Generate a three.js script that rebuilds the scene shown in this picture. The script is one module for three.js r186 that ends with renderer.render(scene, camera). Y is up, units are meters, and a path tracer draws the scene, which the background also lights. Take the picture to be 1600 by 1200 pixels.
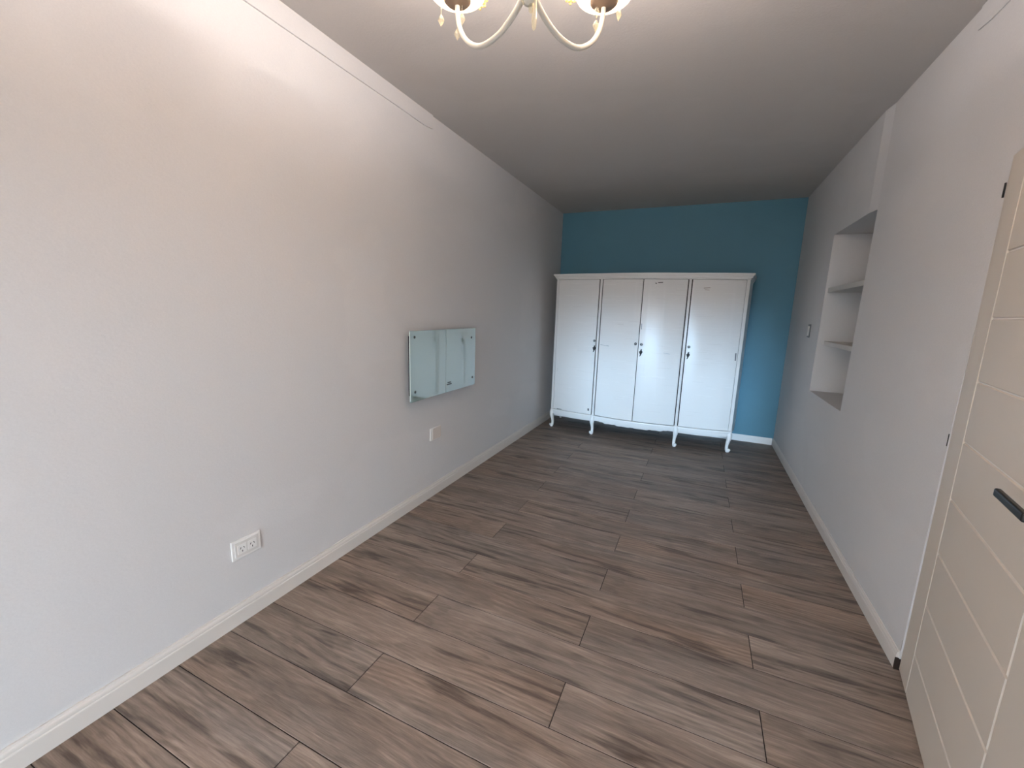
import * as THREE from 'three';
import { mergeGeometries, toCreasedNormals } from 'three/addons/utils/BufferGeometryUtils.js';
import { RoundedBoxGeometry } from 'three/addons/geometries/RoundedBoxGeometry.js';

// ------------------------------------------------------------------ camera, sky, light, exposure
const scene = new THREE.Scene();
const camera = new THREE.PerspectiveCamera(85.49, 1600 / 1200, 0.05, 200);
camera.position.set(0, 1.5, 0);
camera.rotation.order = 'YXZ';
camera.rotation.set(-0.1746, 0.4182, 0.0324);
scene.add(camera);

const renderer = new THREE.WebGLRenderer({ antialias: true });
renderer.toneMapping = THREE.LinearToneMapping;
renderer.toneMappingExposure = 1.52;
renderer.shadowMap.enabled = true;

// pale blue daylight sky, reaches the room only through the glazed opening behind the camera
scene.background = new THREE.Color().setRGB(0.74, 0.87, 1.0).multiplyScalar(8);
// the bright veiled part of the sky, low in front of the glazed opening: a very wide, soft sun
const veiledSun = new THREE.DirectionalLight(new THREE.Color(0.43, 0.71, 1.0), 1.75);
veiledSun.position.set(-0.3, 2.24, 12); veiledSun.target.position.set(-0.45, 1.0, 0);
veiledSun.castShadow = true; veiledSun.shadow.radius = 18; veiledSun.shadow.mapSize.set(2048, 2048);
Object.assign(veiledSun.shadow.camera, { left: -5, right: 5, bottom: -4, top: 4, near: 1, far: 24 });
scene.add(veiledSun, veiledSun.target);

const BULB_POWER = 0.78;            // candela of each chandelier bulb
const BULB_COLOR = new THREE.Color(1.0, 0.925, 0.90);

// ------------------------------------------------------------------ helpers
let seed = 7;
const rnd = () => { seed = (seed * 1664525 + 1013904223) >>> 0; return seed / 4294967296; };
const used = new Map();
function numbered(n) { const k = used.get(n) || 0; used.set(n, k + 1); return k ? n + '_' + String(k).padStart(3, '0') : n; }
function mesh(name, geo, mat, parent) {
  const g = Array.isArray(geo) ? mergeGeometries(geo.map(q => q.index ? q.toNonIndexed() : q)) : geo;
  const m = new THREE.Mesh(g, mat);
  m.name = parent === scene ? numbered(name) : name;
  m.castShadow = m.receiveShadow = true;
  parent.add(m);
  return m;
}
function thing(name, label, category, pos = [0, 0, 0], group) {
  const o = new THREE.Group(); o.name = numbered(name); o.position.set(...pos);
  o.userData = { label, category }; if (group) o.userData.group = group;
  scene.add(o); return o;
}
function structGroup(name, label, pos = [0, 0, 0]) {
  const o = new THREE.Group(); o.name = name; o.position.set(...pos); o.userData = { kind: 'structure', label }; scene.add(o); return o;
}
function struct(name, geo, mat, label) { const m = mesh(name, geo, mat, scene); m.userData.kind = 'structure'; if (label) m.userData.label = label; return m; }
function box(x0, x1, y0, y1, z0, z1) {
  return uvMetres(new THREE.BoxGeometry(x1 - x0, y1 - y0, z1 - z0).translate((x0 + x1) / 2, (y0 + y1) / 2, (z0 + z1) / 2));
}
function rbox(x0, x1, y0, y1, z0, z1, r = 0.003, s = 2) {
  return new RoundedBoxGeometry(x1 - x0, y1 - y0, z1 - z0, s, r).translate((x0 + x1) / 2, (y0 + y1) / 2, (z0 + z1) / 2);
}
function uvMetres(g0) {               // uv in metres from the dominant axis of the normal
  const g = g0.index ? g0.toNonIndexed() : g0, p = g.attributes.position, n = g.attributes.normal, u = new Float32Array(p.count * 2);
  for (let i = 0; i < p.count; i++) {
    const ax = Math.abs(n.getX(i)), ay = Math.abs(n.getY(i)), az = Math.abs(n.getZ(i));
    const x = p.getX(i), y = p.getY(i), z = p.getZ(i);
    if (ax >= ay && ax >= az) { u[2 * i] = z; u[2 * i + 1] = y; } else if (ay >= az) { u[2 * i] = x; u[2 * i + 1] = z; } else { u[2 * i] = x; u[2 * i + 1] = y; }
  }
  g.setAttribute('uv', new THREE.BufferAttribute(u, 2));
  return g;
}
function lathe(pts, seg = 24) { return new THREE.LatheGeometry(pts.map(p => new THREE.Vector2(p[0], p[1])), seg); }
// tube with a radius per point; pts [[x,y,z,r],...]
function loft(pts, seg = 14, sub = 5) {
  const c = new THREE.CatmullRomCurve3(pts.map(p => new THREE.Vector3(p[0], p[1], p[2])), false, 'centripetal');
  const N = (pts.length - 1) * sub, fr = c.computeFrenetFrames(N, false), pos = [], uv = [], idx = [];
  for (let i = 0; i <= N; i++) {
    const t = i / N, P = c.getPoint(t), f = t * (pts.length - 1), k = Math.min(Math.floor(f), pts.length - 2), w = f - k, s = w * w * (3 - 2 * w);
    const r = pts[k][3] * (1 - s) + pts[k + 1][3] * s;
    for (let j = 0; j <= seg; j++) {
      const a = j / seg * Math.PI * 2, v = fr.normals[i].clone().multiplyScalar(Math.cos(a) * r).addScaledVector(fr.binormals[i], Math.sin(a) * r).add(P);
      pos.push(v.x, v.y, v.z); uv.push(j / seg, t);
    }
  }
  for (let i = 0; i < N; i++) for (let j = 0; j < seg; j++) { const a = i * (seg + 1) + j, b = a + seg + 1; idx.push(a, a + 1, b, b, a + 1, b + 1); }
  for (const [row, flip] of [[0, true], [N, false]]) {
    const P = c.getPoint(row / N), ci = pos.length / 3; pos.push(P.x, P.y, P.z); uv.push(0.5, 0.5);
    for (let j = 0; j < seg; j++) { const a = row * (seg + 1) + j; flip ? idx.push(ci, a + 1, a) : idx.push(ci, a, a + 1); }
  }
  const g = new THREE.BufferGeometry();
  g.setAttribute('position', new THREE.Float32BufferAttribute(pos, 3)); g.setAttribute('uv', new THREE.Float32BufferAttribute(uv, 2)); g.setIndex(idx);
  g.computeVertexNormals();
  return g;
}

// ------------------------------------------------------------------ noise and textures
function hash(x, y, s) { let h = (x * 374761393 + y * 668265263 + s * 1442695041) | 0; h = Math.imul(h ^ (h >>> 13), 1274126177); h ^= h >>> 16; return (h >>> 0) / 4294967296; }
function vnoise(x, y, s) {
  const xi = Math.floor(x), yi = Math.floor(y), fx = x - xi, fy = y - yi, u = fx * fx * (3 - 2 * fx), v = fy * fy * (3 - 2 * fy);
  const a = hash(xi, yi, s), b = hash(xi + 1, yi, s), c = hash(xi, yi + 1, s), d = hash(xi + 1, yi + 1, s);
  return a + (b - a) * u + (c - a) * v + (a - b - c + d) * u * v;
}
function fbm(x, y, s, o = 4) { let t = 0, a = 0.5, n = 0; for (let i = 0; i < o; i++) { t += a * vnoise(x, y, s + i * 17); n += a; a *= 0.5; x = x * 2.03 + 3.1; y = y * 2.03 + 7.7; } return t / n; }
const sstep = (a, b, x) => { const t = Math.min(1, Math.max(0, (x - a) / (b - a))); return t * t * (3 - 2 * t); };
function tex(w, h, fn, srgb = true) {
  const d = new Uint8Array(w * h * 4);
  for (let y = 0; y < h; y++) for (let x = 0; x < w; x++) { const c = fn(x, y), k = (y * w + x) * 4; d[k] = c[0]; d[k + 1] = c[1]; d[k + 2] = c[2]; d[k + 3] = 255; }
  const t = new THREE.DataTexture(d, w, h, THREE.RGBAFormat); t.magFilter = t.minFilter = THREE.LinearFilter; t.wrapS = t.wrapT = THREE.RepeatWrapping;
  if (srgb) t.colorSpace = THREE.SRGBColorSpace; t.needsUpdate = true; return t;
}
// wood-look planks: VAR strips, each a plank of its own, 2.5 m long
const VAR = 7, PW = 0.2123, TEXL = 2.5;
const TH = 1022, STRIP = TH / VAR;
function plankPixel(px, py) {
  const v = Math.floor(py / STRIP), s = 100 + v * 31, X = px / 2048 * TEXL, Y = (py - v * STRIP) / STRIP * PW;
  const warp = (fbm(X * 1.6, Y * 7, s, 3) - 0.5) * 0.05;
  const Yw = Y + warp;
  const tone = fbm(X * 2.0, Yw * 9, s + 1, 3);                         // broad light and dark areas
  const streak = fbm(X * 3.2 + warp * 10, Yw * 44, s + 2, 5);          // long dark smoky streaks
  const gateN = sstep(0.40, 0.64, fbm(X * 1.9, Yw * 12, s + 3, 3));
  const dark = sstep(0.50, 0.72, streak) * (0.2 + 0.8 * gateN);
  const mottle = fbm(X * 11, Yw * 80, s + 21, 4) - 0.5;                // short broken flecks
  const fine = fbm(X * 22, Yw * 480, s + 4, 3) - 0.5;                  // fine grain
  const ring = Math.sin((Yw * 130 + 11 * fbm(X * 1.6, Yw * 6, s + 5, 2)) * 2.2) * sstep(0.5, 0.68, fbm(X * 1.4, Yw * 5, s + 6, 2));
  const chalk = sstep(0.52, 0.76, fbm(X * 6, Yw * 85, s + 8, 4));       // pale brushed streaks
  const knot = sstep(0.70, 0.80, fbm(X * 7, Yw * 22, s + 15, 2));       // small dark knots
  let k = 0.655 + 0.26 * (tone - 0.5) - 0.25 * dark + 0.15 * mottle + 0.20 * fine + 0.05 * ring + 0.10 * chalk - 0.07 * knot;
  k = Math.max(0.14, Math.min(1, k));
  const warmth = (fbm(X * 1.0, Yw * 8, s + 9, 2) - 0.5) * 10;
  return [42 + k * 175 + warmth, 35 + k * 160.5, 32 + k * 147 - warmth * 0.6];
}
const plankTex = tex(2048, TH, plankPixel);
const plankBump = tex(2048, TH, (px, py) => { const v = Math.floor(py / STRIP), s = 100 + v * 31, X = px / 2048 * TEXL, Y = py / STRIP * PW; const f = 128 + 200 * (fbm(X * 11, Y * 420, s + 4, 3) - 0.5) + 60 * (fbm(X * 3, Y * 60, s + 12, 2) - 0.5); const c = Math.max(0, Math.min(255, f)); return [c, c, c]; }, false);
// painted plaster: trowel unevenness, roller grain; tile 2.56 m
function tiled(fn, W) { return (x, y) => { const a = fn(x, y), b = fn(x - W, y), c = fn(x, y - W), d = fn(x - W, y - W), u = sstep(0.8, 1, x / W), v = sstep(0.8, 1, y / W); return (a * (1 - u) + b * u) * (1 - v) + (c * (1 - u) + d * u) * v; }; }
const plasterH = tiled((x, y) => 0.55 * fbm(x * 2.2, y * 2.2, 5, 3) + 0.3 * fbm(x * 9, y * 9, 9, 2) + 0.15 * fbm(x * 140, y * 140, 12, 2), 2.56);
const plasterBump = tex(1024, 1024, (x, y) => { const c = 255 * plasterH(x / 400, y / 400); return [c, c, c]; }, false);
const patch = tiled((x, y) => sstep(0.56, 0.64, fbm(x * 1.7, y * 2.3, 44, 4)), 2.56);
const plasterCol = tex(1024, 1024, (x, y) => { const p = patch(x / 400, y / 400), n = (hash(x, y, 3) - 0.5) * 5, c = 239 + p * 3 + n; return [c, c, c]; });
for (const t of [plasterBump, plasterCol]) t.repeat.set(1 / 2.56, 1 / 2.56);

// ------------------------------------------------------------------ materials
const std = (o) => new THREE.MeshStandardMaterial(o), phys = (o) => new THREE.MeshPhysicalMaterial(o);
const wallPaint = std({ color: 0xe0dddc, map: plasterCol, bumpMap: plasterBump, bumpScale: 0.0025, roughness: 0.72 });
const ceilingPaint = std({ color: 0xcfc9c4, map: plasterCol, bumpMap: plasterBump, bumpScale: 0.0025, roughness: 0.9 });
const bluePaint = std({ color: 0x5d90a4, map: plasterCol, bumpMap: plasterBump, bumpScale: 0.0025, roughness: 0.6 });
const trimPaint = std({ color: 0xd5cec7, roughness: 0.45 });
const plankMats = [0xdad7d5, 0xcecbc9, 0xd6d1cd].map(c => phys({ color: c, map: plankTex, bumpMap: plankBump, bumpScale: 0.0006, roughness: 0.5, specularIntensity: 0.5 }));
const jointMat = std({ color: 0x241b17, roughness: 0.9 });
const nickel = std({ color: 0x9a9b9c, metalness: 0.9, roughness: 0.3 });
const blackIron = std({ color: 0x0d0d10, roughness: 0.5, metalness: 0.3 });
const darkWood = std({ color: 0x2a1d16, roughness: 0.8 });
const plastic = std({ color: 0xe9e6e2, roughness: 0.35 });
const slotMat = std({ color: 0x141210, roughness: 0.7 });

// ------------------------------------------------------------------ room shell
const XL = -1.86, XR = 0.935, ZB = -5.72, ZF = 1.25, H = 2.825, TW = 0.2;
const FLOOR_LABEL = 'grey brown wood look plank floor running across the room';
const floor = structGroup('floor', FLOOR_LABEL);
mesh('grout_bed', box(XL - TW, 1.5, -0.12, -0.0025, ZB - TW, ZF + TW), jointMat, floor);
// planks
function plankGeo(len, v, off, flip) {
  const g = 0.0019, c = 0.0009, L = len - 2 * g, W = PW - 2 * g, y0 = -0.008, y1 = 0;
  const P = [], UV = [];
  const U = (x, z) => { const u = (x + off) / TEXL, w = ((flip ? W - z : z) + g) / PW; return [flip ? 1 - u : u, (v + 0.02 + w * 0.96) / VAR]; };
  const quad = (a, b, c2, d) => { for (const q of [a, b, c2, a, c2, d]) { P.push(...q); UV.push(...U(q[0], q[2])); } };
  const t = [[c, y1, c], [L - c, y1, c], [L - c, y1, W - c], [c, y1, W - c]], m = [[0, y1 - c, 0], [L, y1 - c, 0], [L, y1 - c, W], [0, y1 - c, W]], b = m.map(q => [q[0], y0, q[2]]);
  quad(t[0], t[3], t[2], t[1]);
  for (let i = 0; i < 4; i++) { const j = (i + 1) % 4; quad(t[i], t[j], m[j], m[i]); quad(m[i], m[j], b[j], b[i]); }
  const geo = new THREE.BufferGeometry();
  geo.setAttribute('position', new THREE.Float32BufferAttribute(P, 3)); geo.setAttribute('uv', new THREE.Float32BufferAttribute(UV, 2));
  geo.computeVertexNormals(); return geo;
}
{
  const cache = new Map(), J = [-1.128, 0.358], Jo = [-0.36, 1.127];
  for (let k = -11; k <= 22; k++) {
    const zHi = -1.029 - PW * k, zLo = zHi - PW;
    if (zLo < ZB - 0.2) continue;
    const odd = ((k % 2) + 2) % 2 === 1, xs = odd ? [XL, -0.36, 0.955] : [XL, -1.128, 0.358, 0.955];
    for (let i = 0; i + 1 < xs.length; i++) {
      const len = xs[i + 1] - xs[i], v = Math.floor(rnd() * VAR), off = [0.0, 0.45, 0.9][Math.floor(rnd() * 3)], flip = rnd() < 0.5;
      const key = [len.toFixed(3), v, off, flip].join();
      if (!cache.has(key)) cache.set(key, plankGeo(len, v, off, flip));
      const m = mesh('plank', cache.get(key), plankMats[Math.floor(rnd() * 3)], floor);
      m.position.set(xs[i] + 0.0013, 0, zLo + 0.0013);
    }
  }
}
struct('ceiling', box(XL - TW, 1.5, H, H + 0.15, ZB - TW, ZF + TW), ceilingPaint, 'plain off-white ceiling above the room');
struct('wall_left', box(XL - TW, XL, 0, H, ZB - TW, ZF + TW), wallPaint, 'long white plastered wall on the left');
struct('wall_back', box(XL, 1.5, 0, H, ZB - TW, ZB), bluePaint, 'blue painted end wall behind the wardrobe');

// right wall: far part with a niche, near part set back a little towards its top
const NZ0 = -4.39, NZ1 = -3.49, NY0 = 0.888, NY1 = 2.207, XO = 1.5, NB = 1.27;
const DZ0 = -2.157, DZ1 = -1.13, DY = 2.1;
{
  const ZR = -3.60;                                   // the wall eases back by a couple of centimetres between ZR and NZ1
  const offset = (y) => 0.002 + 0.015 * sstep(0.6, H, y);
  const bend = (g) => { const p = g.attributes.position; for (let i = 0; i < p.count; i++) if (p.getX(i) < 1.0 && p.getZ(i) > ZR + 0.01) p.setX(i, XR + offset(p.getY(i))); g.computeVertexNormals(); return g; };
  const tall = (z0, z1, y0, y1) => { const o = [], n = Math.max(1, Math.round((y1 - y0) / 0.25)); for (let i = 0; i < n; i++) o.push(bend(box(XR, XO, y0 + (y1 - y0) * i / n, y0 + (y1 - y0) * (i + 1) / n, z0, z1))); return o; };
  struct('wall_right', [box(XR, XO, 0, NY0, ZB, ZR), ...tall(ZR, NZ1, 0, NY0), box(XR, XO, NY1, H, ZB, ZR), ...tall(ZR, NZ1, NY1, H), box(XR, XO, NY0, NY1, ZB, NZ0), box(NB, XO, NY0, NY1, NZ0, NZ1),
    ...tall(NZ1, DZ0, 0, NY0), ...tall(NZ1, DZ0, NY0, NY1), ...tall(NZ1, DZ0, NY1, H), ...tall(DZ0, DZ1, DY, H), ...tall(DZ1, ZF + TW, 0, H), box(XR + 0.2, XO, 0, DY, DZ0, DZ1)], wallPaint, 'white plastered wall on the right with a deep shelf niche');
}
// front wall behind the camera with the glazed door
const WX0 = -1.5, WX1 = 0.84, WY1 = 1.98;
struct('wall_front', [box(XL, WX0, 0, H, ZF, ZF + TW), box(WX1, XR + 0.02, 0, H, ZF, ZF + TW), box(WX0, WX1, WY1, H, ZF, ZF + TW)], wallPaint, 'white wall behind the camera with a glazed opening');
{
  const w = structGroup('window_1', 'white framed glazed door behind the camera', [0, 0, ZF + 0.1]);
  const fr = std({ color: 0xe8e6e2, roughness: 0.4 }), t = 0.05;
  mesh('window_frame', [rbox(WX0, WX0 + t, 0, WY1, -0.03, 0.03), rbox(WX1 - t, WX1, 0, WY1, -0.03, 0.03), rbox(WX0, WX1, WY1 - t, WY1, -0.03, 0.03), rbox(WX0, WX1, 0, t, -0.03, 0.03), rbox((WX0 + WX1) / 2 - 0.04, (WX0 + WX1) / 2 + 0.04, 0, WY1, -0.03, 0.03)], fr, w);
  const glass = phys({ color: 0xffffff, transmission: 1, roughness: 0, thickness: 0, ior: 1.5 });
  for (const [a, b] of [[WX0 + t, (WX0 + WX1) / 2 - 0.04], [(WX0 + WX1) / 2 + 0.04, WX1 - t]]) mesh('pane', new THREE.PlaneGeometry(b - a, WY1 - 2 * t).translate((a + b) / 2, WY1 / 2, 0), glass, w);
}
// outdoors, seen by nobody but shading the sky: paved yard, porch roof, garden wall
struct('ground', box(-14, 14, -0.3, -0.13, ZF + TW, 24), std({ color: 0x8a8078, roughness: 0.95 }), 'paved yard outside the glazed door');
struct('porch_roof', box(-4, 3, 2.35, 2.5, ZF + TW, ZF + 1.6), std({ color: 0xb8b2a8, roughness: 0.9 }), 'flat porch roof over the glazed door');
struct('garden_wall', box(-14, 14, -0.13, 0.9, 12, 12.3), std({ color: 0x9a8f80, roughness: 0.95 }), 'low garden wall across the yard');

// baseboards: a moulded profile swept along a wall
function baseboardGeo(len, h, t) {
  const s = new THREE.Shape(); s.moveTo(0, 0); s.lineTo(t, 0); s.lineTo(t, h * 0.66); s.quadraticCurveTo(t, h * 0.72, t * 0.78, h * 0.74); s.lineTo(t * 0.8, h * 0.78); s.quadraticCurveTo(t * 0.78, h * 0.9, t * 0.45, h * 0.93); s.lineTo(t * 0.4, h); s.lineTo(0, h); s.lineTo(0, 0);
  return new THREE.ExtrudeGeometry(s, { depth: len, bevelEnabled: false, curveSegments: 4 });
}
{
  const l = baseboardGeo(ZF - ZB - 0.02, 0.098, 0.018).translate(XL, 0, ZB + 0.015); struct('baseboard_left', l, trimPaint, 'white moulded baseboard along the left wall');
  const r = baseboardGeo(NZ1 - ZB + (DZ0 - NZ1) - 0.02, 0.085, 0.012).rotateY(Math.PI).translate(XR + 0.002, 0, DZ0 - 0.008); struct('baseboard_right', r, trimPaint, 'white baseboard along the right wall');
  const b = baseboardGeo(XR - XL - 0.03, 0.08, 0.014).rotateY(-Math.PI / 2).translate(XR - 0.012, 0, ZB); b.rotateY(0);
  struct('baseboard_back', b, std({ color: 0xeceae8, roughness: 0.4 }), 'white baseboard under the blue wall');
}
// plaster bands under the ceiling
function bandGeo(x0, x1, y0, z0, z1, seedB) {
  const s = new THREE.Shape(); s.moveTo(z0, H); for (let i = 0; i <= 40; i++) { const t = i / 40, z = z0 + (z1 - z0) * t; s.lineTo(z, y0 + 0.006 * (fbm(z * 6, 1, seedB, 3) - 0.5) + (i === 0 ? 0.012 : 0)); } s.lineTo(z1, H); s.lineTo(z0, H);
  const g = new THREE.ExtrudeGeometry(s, { depth: x1 - x0, bevelEnabled: false });
  const p = g.attributes.position; for (let i = 0; i < p.count; i++) { const z = p.getX(i), y = p.getY(i), d = p.getZ(i); p.setXYZ(i, x0 + d, y, z); }
  g.computeVertexNormals(); const idx = g.attributes.position; // axes were permuted cyclically: winding stays valid after a mirror fix
  return g;
}
function flip(g) { const p = g.attributes.position, n = p.count; for (let i = 0; i < n; i += 3) { const a = [p.getX(i + 1), p.getY(i + 1), p.getZ(i + 1)]; p.setXYZ(i + 1, p.getX(i + 2), p.getY(i + 2), p.getZ(i + 2)); p.setXYZ(i + 2, ...a); } g.computeVertexNormals(); return g; }
struct('trim_1', uvMetres(flip(bandGeo(XL, XL + 0.009, 2.728, -2.66, ZF, 3))), wallPaint, 'thin plaster band under the ceiling on the left wall');
struct('trim_2', uvMetres(flip(bandGeo(0.952, 0.963, 2.722, -2.62, ZF, 8).translate(-0.006, 0, 0))), wallPaint, 'thin plaster band under the ceiling on the right wall');

// ------------------------------------------------------------------ door on the right, ajar
{
  const d = structGroup('door_1', 'white grooved door standing ajar in the right wall', [0.942, 0, DZ0]);
  const frameMat = std({ color: 0xcfc6bb, roughness: 0.5 }), panelMat = std({ color: 0xd6ccc0, roughness: 0.5 }), coreMat = std({ color: 0xf2ece4, roughness: 0.5 });
  mesh('door_frame', [box(0.02, 0.16, 0, DY, 0, 0.03), box(0.02, 0.16, 0, DY, DZ1 - DZ0 - 0.03, DZ1 - DZ0), box(0.02, 0.16, DY - 0.03, DY, 0.03, DZ1 - DZ0 - 0.03)], frameMat, d);
  const leaf = new THREE.Group(); leaf.name = 'door_leaf'; leaf.rotation.y = -Math.atan2(0.1922, 0.9814); d.add(leaf);
  // leaf frame: +z along the leaf from the hinge, -x faces the room
  const W = 1.015, Hh = 2.095, B = 0.008, T = 0.04, g = 0.0048, e = 0.003, s1 = 0.155, s2 = 0.845;
  mesh('leaf_core', box(0.005, T, B, Hh, 0.002, W), coreMat, leaf);
  const board = (z0, z1, y0, y1) => { // raised board with chamfered edges, face at x = 0
    const P = [], q = (a, b, c, dd) => P.push(...a, ...b, ...c, ...a, ...c, ...dd);
    const t = [[0, y0 + e, z0 + e], [0, y0 + e, z1 - e], [0, y1 - e, z1 - e], [0, y1 - e, z0 + e]], b = [[0.005, y0, z0], [0.005, y0, z1], [0.005, y1, z1], [0.005, y1, z0]];
    q(t[0], t[1], t[2], t[3]); for (let i = 0; i < 4; i++) { const j = (i + 1) % 4; q(b[i], b[j], t[j], t[i]); }
    const geo = new THREE.BufferGeometry(); geo.setAttribute('position', new THREE.Float32BufferAttribute(P, 3)); geo.computeVertexNormals(); return uvMetres(geo);
  };
  mesh('stile', board(0.002, s1 - g / 2, B, Hh), panelMat, leaf);
  mesh('stile', board(s2 + g / 2, W, B, Hh), panelMat, leaf);
  const ys = [B]; for (let k = 0; k < 9; k++) ys.push(0.197 + 0.2215 * k); ys.push(Hh);
  for (let i = 0; i + 1 < ys.length; i++) mesh('panel', board(s1 + g / 2, s2 - g / 2, ys[i] + (i ? g / 2 : 0), ys[i + 1] - (i + 2 < ys.length ? g / 2 : 0)), panelMat, leaf);
  mesh('jamb_foot', box(-0.018, 0.004, 0, 0.055, -0.006, 0.001), darkWood, d);
  const hm = std({ color: 0x3a3835, metalness: 0.75, roughness: 0.35 });
  const hz = 0.93, hy = 1.085;
  const hd = mesh('door_handle', [new THREE.CylinderGeometry(0.026, 0.026, 0.008, 24).rotateZ(Math.PI / 2).translate(-0.004, hy, hz), new THREE.CylinderGeometry(0.009, 0.009, 0.07, 16).rotateZ(Math.PI / 2).translate(-0.035, hy, hz), rbox(-0.074, -0.060, hy - 0.011, hy + 0.011, hz - 0.165, hz + 0.012, 0.005, 3)].map(q => { q.deleteAttribute('uv'); return q; }), hm, leaf);
  hd.userData.label = 'dark metal lever handle';
  for (const y of [0.12, 1.05, 1.98]) mesh('hinge', new THREE.CylinderGeometry(0.003, 0.003, 0.05, 12).translate(-0.003, y, -0.004), blackIron, leaf);
}

// ------------------------------------------------------------------ niche shelves
{
  const sm = std({ color: 0xd8d3cc, map: plasterCol, roughness: 0.7 });
  const up = mesh('niche_shelf', uvMetres(rbox(0.952, NB, 1.737, 1.775, NZ0, NZ1, 0.004)), sm, scene);
  up.userData = { label: 'upper white shelf in the right wall niche, seen from below', category: 'shelf' };
  const lo = mesh('niche_shelf', uvMetres(rbox(0.982, NB, 1.292, 1.329, NZ0, NZ1, 0.004)), sm, scene);
  lo.userData = { label: 'lower white shelf in the right wall niche, its top surface showing', category: 'shelf' };
}

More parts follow.
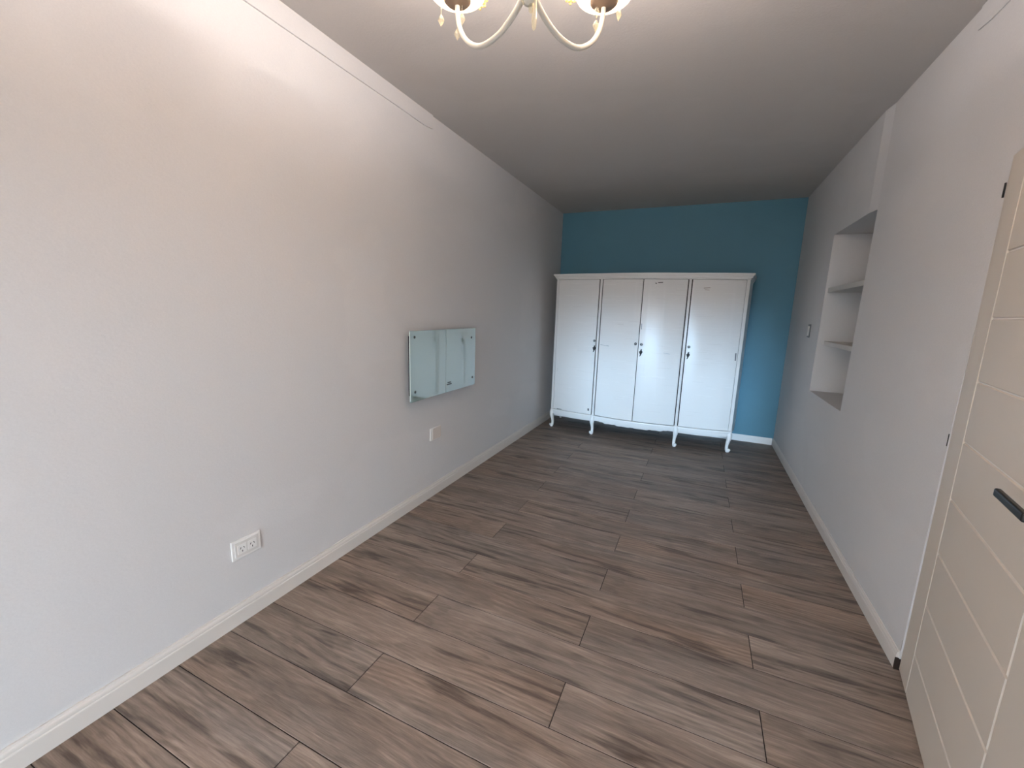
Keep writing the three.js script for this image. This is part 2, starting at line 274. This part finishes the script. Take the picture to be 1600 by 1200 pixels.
// ------------------------------------------------------------------ wardrobe
const wardrobe = thing('wardrobe', 'large white four door wardrobe on short curved legs against the blue wall', 'wardrobe', [-0.634, 0, -5.03]);
{
  const HS = 0.484, HO = 1.064, ZBK = -0.655, YT = 1.902;
  const zf = (X) => { const a = Math.abs(X); if (a <= HS) return 0.052 * (1 - (a / HS) ** 2); const u = (a - HS) / (HO - HS); return -0.085 * u * u; };
  const line = (x0, x1, n, off) => { const o = []; for (let i = 0; i <= n; i++) { const x = x0 + (x1 - x0) * i / n; o.push([x, zf(x) + off]); } return o; };
  // solid with a plan outline [[X,Z],...] between two heights, edges bevelled
  function plan(pts, y0, y1, bev = 0.002, segs = 2) {
    const s = new THREE.Shape(pts.map(p => new THREE.Vector2(p[0], -p[1])));
    const g = new THREE.ExtrudeGeometry(s, { depth: y1 - y0 - 2 * bev, bevelEnabled: bev > 0, bevelThickness: bev, bevelSize: bev, bevelOffset: -bev, bevelSegments: segs, steps: 1 });
    g.rotateX(-Math.PI / 2).translate(0, y0 + bev, 0);
    return toCreasedNormals(g, 0.6);
  }
  const uvFace = (g, x0, x1, y0, y1) => { const p = g.attributes.position, u = new Float32Array(p.count * 2); for (let i = 0; i < p.count; i++) { u[2 * i] = (p.getX(i) - x0) / (x1 - x0); u[2 * i + 1] = (p.getY(i) - y0) / (y1 - y0); } g.setAttribute('uv', new THREE.BufferAttribute(u, 2)); return g; };
  const panelPlan = (x0, x1, off, th) => [...line(x0, x1, 20, off), ...line(x1, x0, 20, off - th)];
  // paint: brushed white enamel with scratches; one texture per door
  const enamel = (marks) => {
    const c = document.createElement('canvas'); c.width = 256; c.height = 1024; const k = c.getContext('2d');
    k.fillStyle = '#e9e7e4'; k.fillRect(0, 0, 256, 1024);
    for (let i = 0; i < 60; i++) { k.strokeStyle = `rgba(${rnd() < 0.5 ? '214,211,206' : '250,249,247'},0.35)`; k.lineWidth = 1 + rnd() * 2; const x = rnd() * 256, y = rnd() * 1024, l = 20 + rnd() * 90; k.beginPath(); k.moveTo(x, y); k.lineTo(x + l, y + (rnd() - 0.5) * 8); k.stroke(); }
    for (const [x, y, x1, y1, w, col] of marks) { k.strokeStyle = col; k.lineWidth = w; k.beginPath(); k.moveTo(x * 256, (1 - y) * 1024); k.lineTo(x1 * 256, (1 - y1) * 1024); k.stroke(); }
    const t = new THREE.CanvasTexture(c); t.colorSpace = THREE.SRGBColorSpace; return t;
  };
  const waveTex = tex(128, 512, (x, y) => { const c = 255 * (0.7 * fbm(x / 22, y / 34, 61, 3) + 0.3 * fbm(x / 60, y / 4, 62, 2)); return [c, c, c]; }, false);
  const gloss = (map) => phys({ color: map ? 0xffffff : 0xe9e7e4, map: map || null, bumpMap: map ? waveTex : null, bumpScale: 0.0012, roughness: 0.29, ...(map ? { anisotropy: 0.8, anisotropyRotation: Math.PI / 2 } : {}) });
  const paint = gloss(null);
  // carcass: sides splay out a little towards the back
  mesh('carcass', plan([...line(-HO, HO, 60, -0.024), [HO + 0.004, zf(HO) - 0.05], [HO + 0.045, -0.32], [HO + 0.078, ZBK], [-HO - 0.078, ZBK], [-HO - 0.045, -0.32], [-HO - 0.004, zf(HO) - 0.05]], 0.215, YT, 0.002), paint, wardrobe);
  mesh('inner_frame', plan(panelPlan(-HO + 0.03, HO - 0.03, -0.0225, 0.004), 0.235, YT - 0.003, 0), darkWood, wardrobe);
  // stiles between the doors and corner posts
  for (const s of [-1, 1]) {
    const a = s * (HS - 0.012), b = s * (HS + 0.014);
    mesh('stile', plan(panelPlan(Math.min(a, b), Math.max(a, b), 0.001, 0.023), 0.245, YT, 0.004), paint, wardrobe);
    const c = s * (HO - 0.032), e = s * HO;
    mesh('corner_post', plan(panelPlan(Math.min(c, e), Math.max(c, e), 0.002, 0.03), 0.235, YT, 0.007, 3), paint, wardrobe);
  }
  // doors
  const D = [
    [-HO + 0.035, -HS - 0.025, 0.2505, [[0.10, 0.004, 0.24, 0.006, 5, '#8d8a88'], [0.93, 0.028, 0.925, 0.045, 8, '#33343a'], [0.05, 0.3, 0.08, 0.33, 2, '#cfccc8']]],
    [-HS + 0.022, -0.004, 0.252, [[0.03, 0.535, 0.2, 0.530, 2, '#9aa0a6'], [0.2, 0.530, 0.26, 0.528, 2.5, '#7d838a'], [0.45, 0.69, 0.6, 0.688, 1.5, '#c9c6c2']]],
    [0.004, HS - 0.023, 0.252, [[0.27, 0.975, 0.30, 0.971, 6, '#4a4744'], [0.33, 0.977, 0.44, 0.979, 5, '#6a6663'], [0.60, 0.505, 0.75, 0.500, 2, '#aab4bd'], [0.035, 0.66, 0.03, 0.70, 4, '#8b949c']]],
    [HS + 0.0255, HO - 0.035, 0.2505, [[0.22, 0.945, 0.34, 0.948, 4, '#b3a49d'], [0.24, 0.935, 0.33, 0.933, 3, '#bdb1ab'], [0.97, 0.48, 0.965, 0.53, 6, '#7c7d80']]],
  ];
  D.forEach(([x0, x1, y0, marks], i) => {
    const d = new THREE.Group(); d.name = 'door'; wardrobe.add(d);
    const y1 = 1.896;
    mesh('door_panel', uvFace(plan(panelPlan(x0, x1, 0, 0.02), y0, y1, 0.003), x0, x1, y0, y1), gloss(enamel(marks)), d);
    const kx = [-0.522, -0.031, 0.034, 0.537][i], ky = [1.173, 1.169, 1.166, 1.166][i];
    const kn = mesh('knob', lathe([[0, 0.028], [0.006, 0.028], [0.013, 0.024], [0.0155, 0.018], [0.013, 0.012], [0.007, 0.008], [0.007, 0.003], [0.012, 0.0015], [0.012, -0.002]], 20).rotateX(Math.PI / 2), nickel, d);
    kn.position.set(kx, ky, zf(kx)); kn.userData.label = 'small round nickel knob';
    if (i !== 1) {
      const s = new THREE.Shape(); // ragged little iron key plate, key hanging in it
      const out = [[0.004, 0.042], [0.010, 0.034], [0.008, 0.024], [0.016, 0.016], [0.019, 0.004], [0.013, -0.004], [0.010, -0.014], [0.004, -0.024], [0.000, -0.036], [-0.008, -0.044], [-0.009, -0.034], [-0.005, -0.022], [-0.010, -0.012], [-0.012, -0.002], [-0.018, 0.008], [-0.014, 0.014], [-0.006, 0.018], [-0.004, 0.030]];
      s.setFromPoints(out.map(p => new THREE.Vector2(p[0], p[1])));
      const g = new THREE.ExtrudeGeometry(s, { depth: 0.003, bevelEnabled: true, bevelThickness: 0.001, bevelSize: 0.001, bevelSegments: 1 });
      const es = mesh('escutcheon', g, blackIron, d); es.position.set(kx - 0.001, ky - 0.096, zf(kx)); es.userData.label = 'black iron keyhole plate';
      const kg = [new THREE.CylinderGeometry(0.0025, 0.0025, 0.03, 10).rotateX(Math.PI / 2).translate(0, 0, 0.015), new THREE.TorusGeometry(0.009, 0.0025, 8, 18).rotateY(Math.PI / 2).translate(0, -0.002, 0.036)];
      const key = mesh('key', kg.map(q => q.toNonIndexed()), blackIron, d); key.position.set(kx, ky - 0.096, zf(kx) + 0.003);
    }
  });
  // base rail: lip moulding and shaped apron, three bays each
  const bays = [[-HO, -HS], [-HS, HS], [HS, HO]];
  bays.forEach(([x0, x1], b) => {
    const N = 64, mid = b === 1;
    const bottom = (x) => {
      if (mid) { const t = Math.abs(x) / HS; let y = 0.168 - 0.006 * Math.cos(t * Math.PI); y += 0.007 * Math.exp(-(((t - 0.02) / 0.025) ** 2)) + 0.006 * Math.exp(-(((t - 0.42) / 0.03) ** 2)) + 0.006 * Math.exp(-(((t - 0.74) / 0.03) ** 2)); y -= 0.006 * Math.exp(-(((t - 0.66) / 0.05) ** 2)) + 0.004 * Math.exp(-(((t - 0.34) / 0.06) ** 2)); y += 0.012 * sstep(0.72, 0.9, t) - 0.03 * sstep(0.93, 1.0, t); return y; }
      const t = (x - x0) / (x1 - x0), u = b === 0 ? t : 1 - t; // u: 0 at the outer leg, 1 at the inner one
      return 0.172 + 0.010 * sstep(0.22, 0.05, u) - 0.004 * Math.sin(u * Math.PI) - 0.02 * sstep(0.06, 0, u) - 0.006 * sstep(0.95, 1, u);
    };
    const F = [], q = (A, B, C, D2) => F.push(...A, ...B, ...C, ...A, ...C, ...D2), e = 0.004;
    for (let i = 0; i < N; i++) {
      const xa = x0 + (x1 - x0) * i / N, xb = x0 + (x1 - x0) * (i + 1) / N, za = zf(xa) + 0.003, zb = zf(xb) + 0.003, ya = bottom(xa), yb = bottom(xb);
      q([xa, ya + e, za], [xb, yb + e, zb], [xb, 0.242, zb], [xa, 0.242, za]);                         // face
      q([xa, ya, za - e], [xb, yb, zb - e], [xb, yb + e, zb], [xa, ya + e, za]);                       // rounded lower edge
      q([xa, ya, za - 0.024], [xb, yb, zb - 0.024], [xb, yb, zb - e], [xa, ya, za - e]);               // underside
      q([xb, yb, zb - 0.024], [xa, ya, za - 0.024], [xa, 0.242, za - 0.024], [xb, 0.242, zb - 0.024]); // back
    }
    const g = new THREE.BufferGeometry(); g.setAttribute('position', new THREE.Float32BufferAttribute(F, 3)); g.computeVertexNormals();
    mesh('apron', toCreasedNormals(g, 0.9), paint, wardrobe);
    mesh('base_moulding', plan(panelPlan(x0, x1, 0.013, 0.035), 0.222, 0.247, 0.006, 3), paint, wardrobe);
  });
  mesh('bottom_board', plan([...line(-HO, HO, 40, -0.03), [HO + 0.05, ZBK + 0.01], [-HO - 0.05, ZBK + 0.01]], 0.195, 0.216, 0), darkWood, wardrobe);
  // cornice: three stacked mouldings
  const outline = (o) => [...line(-HO, HO, 60, o).map(([x, z]) => [x * (HO + o) / HO, z]), [HO + 0.08 + o * 0.8, ZBK], [-HO - 0.08 - o * 0.8, ZBK]];
  mesh('cornice', [plan(outline(0.006), YT, 1.916, 0.003), plan(outline(0.017), 1.915, 1.936, 0.006, 3), plan(outline(0.027), 1.934, 1.949, 0.005, 3), plan(outline(0.036), 1.947, 1.964, 0.004, 2)], paint, wardrobe);
  // cabriole legs
  const leg = (X, Z, ox, oz) => loft([[0.0, 0.250, 0.024], [0.004, 0.225, 0.029], [0.010, 0.195, 0.031], [0.011, 0.165, 0.028], [0.004, 0.125, 0.021], [-0.003, 0.085, 0.0175], [-0.003, 0.05, 0.0175], [0.003, 0.026, 0.020], [0.010, 0.012, 0.020], [0.012, 0.0, 0.013]].map(([o, y, r]) => [X + ox * o, y, Z + oz * o, r]), 16, 5);
  const toe = (X, Z, ox, oz) => [new THREE.SphereGeometry(0.0165, 16, 12).translate(X + ox * 0.026, 0.030, Z + oz * 0.026), new THREE.SphereGeometry(0.014, 14, 10).scale(1.1, 0.8, 1.1).translate(X + ox * 0.016, 0.0125, Z + oz * 0.016)];
  for (const s of [-1, 1]) {
    mesh('leg', [leg(s * (HO - 0.024), -0.098, s * 0.8, 0.6), ...toe(s * (HO - 0.024), -0.098, s * 0.8, 0.6)], paint, wardrobe);
    mesh('leg', [leg(s * HS, -0.008, s * 0.55, 0.83), ...toe(s * HS, -0.008, s * 0.55, 0.83)], paint, wardrobe);
    mesh('rear_leg', loft([[s * (HO + 0.015), 0.22, -0.60, 0.026], [s * (HO + 0.015), 0.12, -0.60, 0.02], [s * (HO + 0.02), 0.0, -0.605, 0.016]], 12, 4), paint, wardrobe);
  }
}

// ------------------------------------------------------------------ glass panel heater
const heater = thing('panel_heater', 'pale green glass panel heater mounted on the left wall', 'heater', [XL, 0, 0]);
{
  const Z0 = -3.208, Z1 = -2.300, Y0 = 0.842, Y1 = 1.342, X0 = 0.062, X1 = 0.070;
  const glass = phys({ color: 0x94a59e, roughness: 0.02, ior: 2.3, clearcoat: 1, clearcoatRoughness: 0.01 });
  const ZS = -2.743;                                  // narrow upright joint in the glass
  mesh('glass_panel', rbox(X0, X1, Y0, Y1, ZS + 0.002, Z1, 0.0025), glass, heater);
  mesh('glass_panel', rbox(X0, X1, Y0, Y1, Z0, ZS - 0.002, 0.0025), glass, heater);
  mesh('joint_strip', box(X0 - 0.001, X0 + 0.002, Y0 + 0.004, Y1 - 0.004, ZS - 0.004, ZS + 0.004), std({ color: 0x4a5551, roughness: 0.6 }), heater);
  const edge = phys({ color: 0xd8e6df, roughness: 0.2 });
  mesh('glass_edge', [box(X0 + 0.001, X1 - 0.001, Y0 + 0.01, Y1 - 0.01, Z1 - 0.001, Z1 + 0.0015)], edge, heater).userData.label = 'pale bright edge of the glass';
  mesh('housing', rbox(0.001, X0 - 0.004, Y0 + 0.03, Y1 - 0.04, Z0 + 0.07, Z1 - 0.065, 0.004), std({ color: 0x23242e, roughness: 0.6 }), heater).userData.label = 'dark metal back housing';
  for (const [y, z] of [[1.298, -2.348], [0.912, -2.350], [1.262, -3.135], [0.912, -3.160]]) mesh('bolt', lathe([[0, 0.006], [0.005, 0.006], [0.009, 0.004], [0.010, 0], [0.010, -0.002]], 18).rotateZ(-Math.PI / 2).translate(X1, y, z), std({ color: 0x4d5250, metalness: 0.8, roughness: 0.35 }), heater);
  mesh('label_plate', [box(X1, X1 + 0.0006, 0.915, 0.924, -2.815, -2.765), box(X1, X1 + 0.0006, 0.900, 0.910, -2.825, -2.755)], std({ color: 0x2c302e, roughness: 0.6 }), heater).userData.label = 'small dark printed mark';
}

// ------------------------------------------------------------------ wall plates
{
  // blank plate below the heater
  const p = thing('wall_plate', 'square white switch plate below the glass heater', 'switch', [XL, 0.514, -2.692]);
  mesh('plate', rbox(0, 0.010, -0.05, 0.05, -0.072, 0.072, 0.003), plastic, p);
  mesh('insert', rbox(0.008, 0.0125, -0.046, 0.046, -0.070, 0.046, 0.002), std({ color: 0xd2c9c1, roughness: 0.4 }), p).userData.label = 'greyer centre insert';
  // double outlet
  const o = thing('power_outlet', 'white double power outlet low on the left wall above the baseboard', 'outlet', [XL, 0.366, -1.141]);
  mesh('plate', rbox(0, 0.009, -0.048, 0.048, -0.069, 0.069, 0.003, 3), plastic, o);
  mesh('surround', rbox(0.006, 0.012, -0.036, 0.036, -0.056, 0.056, 0.002), std({ color: 0xd9d5d0, roughness: 0.4 }), o);
  for (const s of [-1, 1]) {
    const m = mesh('socket', rbox(0.010, 0.0135, -0.023, 0.023, s * 0.024 - 0.021, s * 0.024 + 0.021, 0.002), plastic, o);
    const slot = (y, z, a) => new THREE.BoxGeometry(0.0015, 0.009, 0.0028).rotateX(a).translate(0.0137, y, z);
    mesh('slot', [slot(0.005, s * 0.024 - 0.008, 0.52), slot(0.005, s * 0.024 + 0.008, -0.52), slot(-0.010, s * 0.024, 0)], slotMat, m);
  }
  // switch near the far corner of the right wall
  const w = thing('light_switch', 'small light switch on the right wall between niche and blue wall', 'switch', [XR, 1.402, -4.73]);
  mesh('plate', rbox(-0.009, 0, -0.062, 0.062, -0.038, 0.038, 0.003), std({ color: 0x737577, roughness: 0.3, metalness: 0.3 }), w);
  mesh('rocker', rbox(-0.0135, -0.008, -0.045, 0.045, -0.022, 0.022, 0.002), plastic, w);
}

// ------------------------------------------------------------------ chandelier
const chandelier = thing('chandelier', 'white chandelier with curved arms, glowing glass shades and hanging crystals under the ceiling', 'chandelier', [-0.46, 2.244, -1.06]);
{
  const ivory = phys({ color: 0xefe9dc, roughness: 0.35, clearcoat: 0.4 });
  const cupMat = std({ color: 0x9d8672, roughness: 0.5 });
  const crystal = phys({ color: 0xfffaea, roughness: 0.06, transmission: 0.75, thickness: 0, ior: 1.6 });
  const beadMat = phys({ color: 0xf6e7a8, roughness: 0.1, transmission: 0.5, thickness: 0, ior: 1.55 });
  const shadeMat = phys({ color: 0xfff4e4, roughness: 0.9, transmission: 0.55, thickness: 0, side: THREE.DoubleSide, emissive: 0xffe6c8, emissiveIntensity: 0.9 });
  const bulbMat = std({ color: 0xffffff, emissive: 0xffdcb0, emissiveIntensity: 4 });
  // stem up to the ceiling
  const top = H - 2.244;
  mesh('stem', lathe([[0, -0.012], [0.010, -0.010], [0.016, 0.0], [0.026, 0.02], [0.03, 0.05], [0.022, 0.08], [0.012, 0.10], [0.012, 0.22], [0.02, 0.24], [0.028, 0.28], [0.014, 0.32], [0.007, 0.34], [0.007, top - 0.04]], 24), ivory, chandelier);
  mesh('canopy', lathe([[0.007, top - 0.05], [0.03, top - 0.045], [0.055, top - 0.02], [0.06, top], [0, top]], 28), ivory, chandelier);
  const prof = [[0.012, 0.045], [0.032, 0.014], [0.060, 0.001], [0.108, -0.0105], [0.165, -0.011], [0.245, 0.008], [0.325, 0.061], [0.368, 0.116], [0.382, 0.161], [0.385, 0.205]];
  const va = -0.4094, R = 0.385;
  // teardrop crystal, faceted
  const drop = (h, r) => { const g = lathe([[0, 0], [r * 0.55, h * 0.28], [r, h * 0.52], [r * 0.85, h * 0.68], [r * 0.3, h * 0.92], [0, h]], 6).toNonIndexed(); g.computeVertexNormals(); return g; };
  const lateral = new THREE.Vector3(Math.cos(va), 0, Math.sin(va));
  for (let i = 0; i < 5; i++) {
    const az = va + (-35 + 72 * i) * Math.PI / 180, dx = Math.sin(az), dz = -Math.cos(az);
    const arm = mesh('arm', loft(prof.map(([r, y]) => [dx * r, y, dz * r, 0.0075]), 14, 6), ivory, chandelier);
    const cx = dx * R, cz = dz * R;
    mesh('candle_cup', lathe([[0.008, 0.180], [0.016, 0.183], [0.034, 0.188], [0.042, 0.196], [0.043, 0.205], [0, 0.206]], 24).translate(cx, 0, cz), cupMat, arm);
    mesh('shade', lathe([[0.040, 0.198], [0.064, 0.201], [0.084, 0.213], [0.097, 0.238], [0.101, 0.275], [0.097, 0.275], [0.093, 0.240], [0.080, 0.218], [0.062, 0.206], [0.040, 0.203]], 32).translate(cx, 0, cz), shadeMat, arm);
    mesh('bulb', lathe([[0.012, 0.226], [0.014, 0.245], [0.02, 0.262], [0.026, 0.280], [0.022, 0.300], [0.012, 0.314], [0, 0.318]], 20).translate(cx, 0, cz), bulbMat, arm);
    const L = new THREE.PointLight(BULB_COLOR, BULB_POWER, 0, 2); L.position.set(cx, 0.285, cz); L.castShadow = true; L.shadow.radius = 1.3; chandelier.add(L);
    // crystals hung from the rim of the cup
    const hang = i === 0 ? [[-0.050, 0.122, 1], [0.015, 0.127, 1], [0.001, 0.085, 1]] : i === 1 ? [[-0.021, 0.113, 2], [0.047, 0.146, 1]] : [[-0.05, 0.14, 1], [0.03, 0.135, 1]];
    for (const [la, yb, n] of hang) {
      const g = [];
      for (let k = 0; k < n; k++) g.push(drop(0.036, 0.010).translate(0, yb + k * 0.038, 0));
      const yTop = yb + n * 0.037; g.push(new THREE.CylinderGeometry(0.0012, 0.0012, Math.max(0.004, 0.232 - yTop), 6).toNonIndexed().translate(0, (0.232 + yTop) / 2, 0));
      for (const q of g) q.deleteAttribute('uv');
      mesh('crystal', mergeGeometries(g).translate(cx + lateral.x * la * 1.0, 0, cz + lateral.z * la), crystal, arm);
    }
    // strings of small beads hanging in a bunch from the far inner rim of the shade
    const gb = [], away = new THREE.Vector3(Math.sin(va), 0, -Math.cos(va)), [l0, l1, low] = i === 1 ? [-0.115, -0.075, 0.256] : [0.040, 0.084, 0.240];
    for (let k = 0; k < 7; k++) {
      const w = k / 6, la = l0 + (l1 - l0) * w, dp = 0.080 + 0.012 * (k % 2), yb = low + 0.016 * (2 * w - 1) ** 2 - 0.012;
      for (let y = 0.282; y > yb; y -= 0.0082) gb.push(new THREE.IcosahedronGeometry(0.0042, 1).translate(cx + lateral.x * la + away.x * dp, y, cz + lateral.z * la + away.z * dp));
    }
    mesh('bead_fringe', mergeGeometries(gb), beadMat, arm);
  }
  // long pendants under the hub
  for (const [la, y, h] of [[0.015, -0.067, 0.085], [0.006, -0.030, 0.06], [-0.012, -0.012, 0.05]]) {
    const g = lathe([[0, 0], [0.005, h * 0.08], [0.0065, h * 0.3], [0.005, h * 0.75], [0.002, h * 0.97], [0, h]], 6).toNonIndexed(); g.computeVertexNormals();
    mesh('crystal', g.translate(lateral.x * la, y, lateral.z * la), crystal, chandelier);
  }
}

renderer.render(scene, camera);
